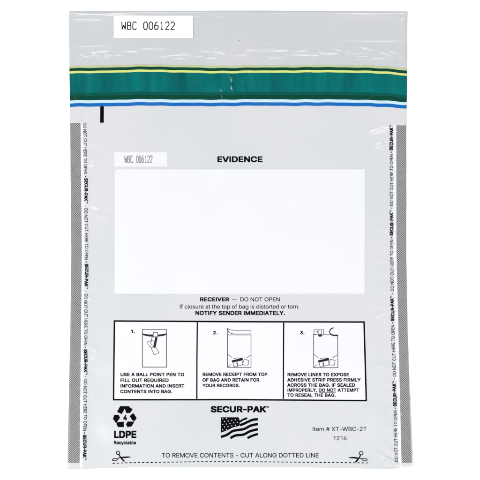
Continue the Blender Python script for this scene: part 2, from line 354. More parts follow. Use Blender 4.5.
# ------------------------------------------------------------------ lettering
FONT = '''# 261;39,3,70,2,75,5,88,80,145,81,149,81,151,79,139,5,144,2,174,2,177,6,189,80,229,81,232,84,237,109,236,116,198,118,195,122,205,180,209,182,247,183,249,187,253,209,253,216,250,219,216,219,212,221,222,283,221,297,187,297,175,225,171,219,111,220,110,223,121,283,121,295,117,298,89,298,85,295,71,220,30,217,25,194,26,184,62,182,65,180,55,119,14,117,11,111,7,89,7,84,10,81,44,81,49,79,38,15;97,118,94,124,103,178,105,182,167,182,159,126,156,118|, 118;25,-64,53,-65,58,-62,84,32,87,41,86,48,41,48,25,-41,23,-55|- 268;68,109,198,109,201,113,200,145,196,148,70,148,67,144|. 118;54,-1,62,-2,71,1,86,14,89,23,87,42,75,55,64,58,44,55,31,41,31,19,33,14,39,6|1 228;124,3,162,2,166,5,166,294,164,298,115,298,58,258,51,250,51,209,55,206,61,207,114,247,122,250|2 268;39,3,227,2,231,5,231,37,229,41,104,42,105,46,131,74,177,120,209,162,220,182,226,214,226,225,220,250,212,265,195,283,173,296,149,302,115,302,93,296,71,284,58,270,48,254,40,230,40,211,42,208,80,209,84,227,92,243,108,256,126,262,155,258,171,248,180,234,183,216,175,187,166,174,148,153,39,36|3 268;108,-1,149,-2,178,6,210,26,227,53,231,70,233,91,229,115,218,138,209,149,185,166,165,172,145,174,144,176,220,263,220,294,218,298,46,298,42,295,42,263,44,259,159,258,148,243,91,178,91,145,93,143,124,143,145,139,158,135,171,127,182,111,188,93,187,79,178,58,165,47,155,42,140,38,122,38,104,42,89,51,76,66,69,84,32,85,27,82,29,59,33,48,42,33,66,13,91,2|4 268;164,3,203,3,204,59,207,61,243,62,244,97,241,101,209,101,204,104,204,185,203,189,200,190,167,190,163,187,161,102,76,102,78,109,184,288,184,295,182,298,145,298,140,294,26,102,24,97,23,66,24,63,28,61,160,61,163,57|6 268;114,-1,153,-2,185,10,210,30,225,59,229,77,229,113,225,131,211,156,195,173,176,182,162,186,121,187,189,286,192,294,189,298,149,298,144,296,64,178,48,145,42,129,38,108,38,84,42,64,51,42,60,30,71,18,84,10;126,38,117,40,106,46,89,64,81,84,81,106,87,124,103,142,124,151,144,152,160,144,174,133,186,111,188,91,186,79,177,61,169,51,145,38|A 284;14,3,57,3,84,79,86,82,89,83,196,83,227,3,270,3,271,12,269,19,175,276,165,297,120,298,116,295,17,24,13,12;102,121,100,124,102,129,138,238,142,243,182,124,178,121|B 270;37,3,167,2,187,6,218,19,236,39,246,66,246,97,243,109,237,126,231,135,215,149,200,156,198,158,218,170,225,178,231,189,235,202,235,234,227,258,221,267,212,276,194,289,162,298,37,297;82,42,80,46,81,133,138,134,158,132,167,130,183,121,196,106,204,86,202,73,193,59,183,51,165,44,153,42;82,172,80,176,81,258,147,258,169,252,186,238,191,225,191,211,186,194,173,181,158,174,145,172|C 301;139,-1,173,-2,187,0,207,6,227,15,240,26,262,50,271,66,278,93,278,98,276,101,236,101,222,71,211,60,183,44,162,40,149,40,131,44,113,53,92,71,81,89,73,111,69,129,69,171,72,187,80,210,91,227,104,240,118,251,131,256,155,260,202,247,222,229,234,200,274,199,278,202,274,221,267,239,245,270,227,285,216,290,189,299,174,302,142,302,113,296,89,285,69,270,55,254,41,232,31,207,27,185,25,167,27,113,31,91,47,57,69,30,89,15,113,4|D 296;37,3,142,2,162,4,187,10,211,20,227,33,242,48,251,61,256,70,265,95,269,117,271,165,266,205,256,230,243,251,223,271,209,281,189,290,165,296,147,298,37,297;82,42,80,46,80,256,84,258,136,258,167,252,199,234,215,212,224,189,228,169,228,131,218,97,205,74,194,63,182,55,165,48,136,42|E 249;37,3,221,3,222,37,220,41,84,42,81,42,80,46,81,131,207,132,211,133,211,136,211,167,209,172,81,173,80,257,218,259,220,263,219,297,37,297|F 244;37,3,75,2,79,5,81,126,202,127,206,129,206,162,203,166,80,167,80,257,216,259,219,263,217,297,37,297|G 307;139,-1,171,-2,185,0,203,4,221,11,233,19,255,39,265,53,276,79,280,98,279,155,167,155,164,155,163,151,164,115,232,114,237,111,233,91,227,79,211,59,186,44,171,40,149,40,138,42,113,53,102,62,91,73,80,91,69,129,69,171,73,189,81,211,91,227,104,240,118,251,147,260,169,260,211,238,225,220,234,202,277,202,278,211,272,229,265,245,255,259,238,276,216,290,187,300,171,302,127,300,106,294,73,274,55,254,41,232,31,207,27,185,25,167,27,115,33,88,47,57,64,34,86,17,106,6|H 305;37,3,75,2,79,5,80,129,80,133,84,134,223,133,224,5,229,2,267,3,266,297,229,298,224,295,224,178,223,175,220,173,81,174,79,295,75,298,37,297|I 119;39,3,77,2,81,5,81,294,79,298,42,298,38,295|K 276;37,3,79,3,80,97,117,135,121,133,212,3,263,3,264,8,262,14,151,167,157,178,257,283,261,290,261,297,212,298,207,296,132,216,88,164,80,157,79,295,75,298,37,297|L 234;37,3,211,2,215,5,215,37,212,41,84,42,80,44,80,294,77,298,41,298,36,295|M 367;37,3,73,2,78,5,79,222,83,218,164,5,167,2,200,2,205,5,209,15,284,220,288,226,289,37,288,5,292,2,332,3,331,297,277,298,272,295,205,122,185,65,183,65,181,70,166,117,95,297,37,297|N 309;37,3,75,2,79,5,79,228,83,225,113,173,221,3,272,3,272,297,232,298,228,295,230,155,231,145,230,72,223,80,202,117,88,296,82,298,37,297|O 313;139,-1,173,-2,202,4,225,15,245,30,259,46,274,70,285,104,289,129,289,171,284,202,274,230,260,254,245,270,225,285,202,296,173,302,142,302,113,296,89,285,69,270,55,254,40,230,31,207,25,169,25,131,31,91,42,66,55,46,69,30,89,15,113,4;147,40,131,44,113,53,97,67,87,79,75,106,69,129,69,171,73,189,81,211,91,227,104,240,131,256,149,260,165,260,183,256,202,247,219,232,229,218,234,209,242,185,246,165,246,135,240,106,234,91,225,76,211,61,202,53,183,44,165,40|P 263;37,3,75,2,79,5,81,108,162,108,182,113,202,122,211,128,222,140,231,153,240,182,242,202,240,223,236,239,229,256,220,268,211,277,196,287,183,292,160,298,37,297;82,147,80,151,80,257,149,258,164,254,180,245,187,236,193,225,197,205,195,185,189,173,183,164,171,155,151,148,136,146|Q 313;230,-24,270,-25,275,-23,274,-17,271,-12,242,26,259,46,273,68,281,89,287,115,289,131,289,171,283,203,274,230,259,254,245,270,225,285,207,294,171,302,142,302,108,294,89,285,68,269,47,243,33,212,25,167,25,131,31,91,42,66,55,46,69,30,89,15,113,4,142,-2,173,-2,207,5;147,40,131,44,113,53,97,67,87,79,75,106,69,129,69,171,73,189,81,211,91,227,104,240,131,256,149,260,165,260,183,256,202,247,219,232,229,218,234,209,242,185,246,165,246,135,240,106,234,91,216,65,208,71,187,98,144,98,143,93,145,88,176,44,174,42,165,40|R 266;37,3,75,2,79,5,80,109,80,113,84,114,142,113,202,4,207,2,250,3,250,14,192,120,194,124,216,137,231,156,240,183,242,205,238,236,227,261,218,273,198,287,180,294,160,298,37,297;82,154,80,158,81,258,149,258,164,254,178,247,188,238,195,225,198,203,193,182,182,168,169,160,145,154|S 264;123,-3,140,-4,171,1,189,6,211,19,227,35,235,50,240,68,242,82,240,102,236,115,230,126,218,140,202,151,156,169,97,189,81,202,76,211,76,225,83,241,91,248,104,256,124,262,151,260,173,251,187,236,196,217,236,218,237,227,231,252,218,271,207,281,191,291,173,298,155,302,115,302,84,294,70,287,55,276,44,264,33,236,33,198,40,180,53,165,64,156,84,145,169,119,191,104,196,91,198,84,195,70,181,53,165,44,142,38,118,38,93,47,78,61,66,87,24,86,25,66,31,48,39,35,52,22,77,6,106,-2|T 266;113,3,151,2,155,5,156,256,160,258,243,259,246,263,246,294,243,298,24,298,20,295,20,263,23,259,108,258,112,256|U 305;146,-3,176,-2,194,2,223,15,234,22,242,30,254,46,263,66,269,95,269,294,267,298,230,298,226,295,226,111,220,82,211,65,198,53,185,46,158,38,145,38,115,48,98,60,88,76,80,100,79,295,75,298,41,298,36,295,36,89,42,64,49,48,60,33,88,11,108,2|V 284;118,3,164,2,168,5,267,276,271,288,270,297,230,298,226,295,172,144,146,62,142,57,58,295,53,298,14,297,13,288,17,276|W 401;90,3,140,3,200,224,202,223,210,187,261,3,310,3,390,290,389,297,350,298,344,295,299,122,287,66,285,65,225,297,180,298,175,295,134,142,117,70,115,67,57,295,52,298,12,297,11,290|X 281;14,3,57,2,62,4,140,118,144,115,169,73,218,4,223,2,267,3,267,8,265,14,169,155,260,286,262,292,261,297,214,297,169,232,146,194,140,189,110,238,68,297,19,297,19,290,99,174,112,153,17,15,13,8|Y 279;119,3,160,3,161,120,262,281,267,290,266,297,223,298,217,295,140,168,62,296,57,298,14,297,13,288,117,120|a 233;89,-3,122,-1,145,10,158,21,159,5,162,2,196,2,200,5,201,164,196,182,189,196,178,210,167,216,142,226,108,228,66,218,53,211,38,198,25,174,28,167,55,158,64,157,109,189,124,190,144,181,155,162,153,151,147,140,109,135,62,126,39,114,27,102,22,93,20,80,20,50,24,35,29,26,42,13,53,6,75,-1;93,37,77,42,63,66,64,75,149,104,156,105,157,79,146,55,136,46,122,38,113,36|b 252;128,-3,155,-2,174,4,192,15,211,35,224,61,229,84,231,118,227,153,218,178,201,203,187,215,165,224,144,228,122,228,109,225,89,214,75,201,74,295,70,298,35,298,33,294,33,5,37,2,71,3,73,26,97,6,108,1;122,37,109,40,100,46,85,62,75,95,72,117,80,151,91,170,102,180,113,186,122,188,140,188,149,186,162,178,177,162,188,126,188,100,177,64,163,48,138,37|c 235;116,-3,145,-2,176,10,202,33,215,59,214,66,211,68,176,76,122,37,115,36,106,38,91,47,80,58,71,74,65,97,65,126,67,136,76,160,95,180,113,188,131,188,140,186,176,150,191,152,213,160,213,171,208,183,191,205,167,220,135,228,98,225,82,220,59,206,42,189,33,173,26,153,22,129,22,95,25,73,31,55,41,38,57,20,71,10,88,2|d 252;110,-3,122,-4,145,1,158,7,176,27,179,24,180,3,216,2,220,5,220,294,218,298,183,298,179,295,178,201,174,202,165,213,142,225,127,228,95,226,73,218,55,206,44,195,33,176,22,136,22,88,31,53,42,33,52,21,64,12,95,-1;113,37,91,47,81,57,75,68,65,97,65,129,75,160,91,179,111,188,131,188,142,185,155,177,166,164,177,136,179,102,171,71,164,58,155,49,145,42,136,38,127,36|e 240;119,-3,149,-2,164,2,183,11,198,22,207,33,216,53,216,60,192,67,176,69,127,38,122,36,113,37,95,44,81,55,69,75,65,91,66,96,216,98,220,99,220,102,220,127,217,153,213,169,202,189,189,204,169,218,160,222,127,228,111,228,84,222,70,215,54,203,42,189,33,173,28,158,22,127,22,95,25,73,31,55,42,35,58,19,80,6,104,-2;68,134,65,138,69,151,80,169,89,178,118,190,129,189,153,179,168,162,175,138,174,135,171,134|f 155;50,3,86,2,90,5,91,185,95,188,135,188,137,192,136,223,92,225,90,250,96,261,106,269,138,269,146,295,146,303,144,305,117,309,95,309,77,303,58,288,51,276,49,267,48,225,8,224,6,221,7,189,44,188,49,185|g 253;99,-82,145,-83,174,-75,200,-60,209,-48,215,-37,220,-14,220,220,218,224,182,223,181,200,178,197,159,218,142,225,131,228,109,228,88,224,66,215,55,206,42,191,31,173,22,138,22,98,24,86,28,68,38,44,56,24,69,15,95,6,131,5,151,10,171,28,176,32,179,30,179,-1,173,-21,165,-31,149,-41,136,-45,113,-45,66,-15,55,-17,32,-31,31,-37,35,-44,55,-66,68,-74;111,44,91,53,84,59,76,68,69,82,65,100,65,129,69,147,76,162,91,179,104,186,113,188,131,188,151,180,168,162,177,136,179,106,172,77,163,62,153,52,131,43|h 244;34,3,70,2,74,5,74,140,76,153,84,167,93,177,104,184,118,188,131,188,146,183,158,173,168,155,170,144,171,3,209,2,213,5,213,144,211,164,202,192,195,203,185,213,165,224,151,228,126,228,106,224,88,215,75,205,74,294,71,298,37,298,33,295|i 105;34,3,70,2,74,5,74,220,71,224,37,224,33,221;47,254,55,253,68,256,79,270,79,290,66,305,50,307,39,303,38,259,41,255|l 119;63,3,86,2,109,4,112,6,112,12,106,37,102,40,82,40,74,55,74,295,70,298,35,298,33,294,33,37,37,24,44,13,53,6|m 358;34,3,70,2,74,5,74,145,76,158,83,171,98,183,122,190,135,186,145,178,153,169,157,156,158,3,196,2,200,5,201,156,209,171,219,182,247,190,268,181,278,171,282,160,284,147,284,5,288,2,324,3,325,164,317,194,310,206,301,214,285,224,258,229,236,228,221,223,200,211,187,196,168,218,158,224,145,228,127,229,100,223,73,203,71,223,34,223|n 244;34,3,70,2,74,5,74,140,76,153,84,167,93,177,104,184,118,188,131,188,146,183,158,173,168,155,170,144,171,3,212,3,213,142,211,164,207,180,200,196,186,212,160,225,151,228,126,228,98,221,73,202,71,223,33,223|o 247;116,-3,127,-4,153,1,178,11,193,23,206,37,216,57,220,68,226,102,226,124,220,156,214,174,203,191,180,213,162,222,135,228,98,225,82,220,59,206,42,189,33,173,26,153,22,129,22,95,25,73,31,55,41,38,57,20,71,10,88,2;113,37,106,38,93,46,76,64,71,75,65,97,65,127,71,149,76,160,93,179,113,188,133,188,145,184,155,178,171,160,181,135,182,102,175,71,167,58,158,49,149,42,140,38,131,36|p 252;34,-79,70,-80,74,-77,75,23,91,10,108,1,133,-4,155,-2,174,4,192,15,205,27,219,50,229,84,231,118,228,151,220,174,211,191,198,206,183,216,156,226,122,228,100,222,88,213,73,199,71,223,33,223;122,37,109,40,100,46,85,62,75,95,72,117,80,151,91,170,102,180,113,186,122,188,140,188,149,186,162,178,177,162,188,126,188,100,177,64,163,48,138,37|r 158;34,3,73,3,74,142,76,155,87,171,98,180,147,186,147,227,111,227,89,218,73,205,72,221,70,224,33,223|s 218;101,-3,115,-4,140,0,169,11,180,20,189,33,197,53,196,82,183,107,158,122,109,134,91,141,79,148,73,156,71,164,76,174,84,182,102,190,122,190,131,187,146,174,156,159,164,159,192,167,193,173,189,183,180,200,173,209,151,222,127,228,98,228,88,226,73,222,55,213,38,198,29,174,29,144,35,131,50,114,57,109,86,98,131,88,145,79,153,68,153,59,144,47,129,38,118,36,98,36,82,42,71,52,61,69,48,69,23,62,22,57,26,42,37,23,46,15,61,6,75,1|t 140;80,1,126,2,130,6,130,14,124,39,91,41,86,46,80,70,80,185,84,188,124,189,125,221,120,224,81,225,79,275,41,276,38,272,38,227,35,224,6,223,6,191,8,188,35,188,38,185,38,55,40,41,46,24,53,15,62,8|u 244;103,-1,113,-2,136,2,155,11,171,25,173,3,209,2,213,5,213,220,211,224,174,224,170,221,169,82,163,64,154,52,138,42,124,38,113,38,96,44,86,53,76,71,74,84,73,223,37,224,33,221,33,64,35,50,48,24,64,10,80,2|y 233;49,-80,61,-81,95,-72,109,-59,120,-42,216,207,219,214,217,223,180,224,174,221,117,60,113,66,58,221,53,224,14,223,13,212,92,6,88,-10,75,-34,66,-40,39,-40,36,-42,29,-75,32,-78|· 123;52,115,68,114,77,116,88,127,90,135,90,155,83,165,73,171,62,173,50,171,42,168,35,160,33,149,33,135,35,126,44,116
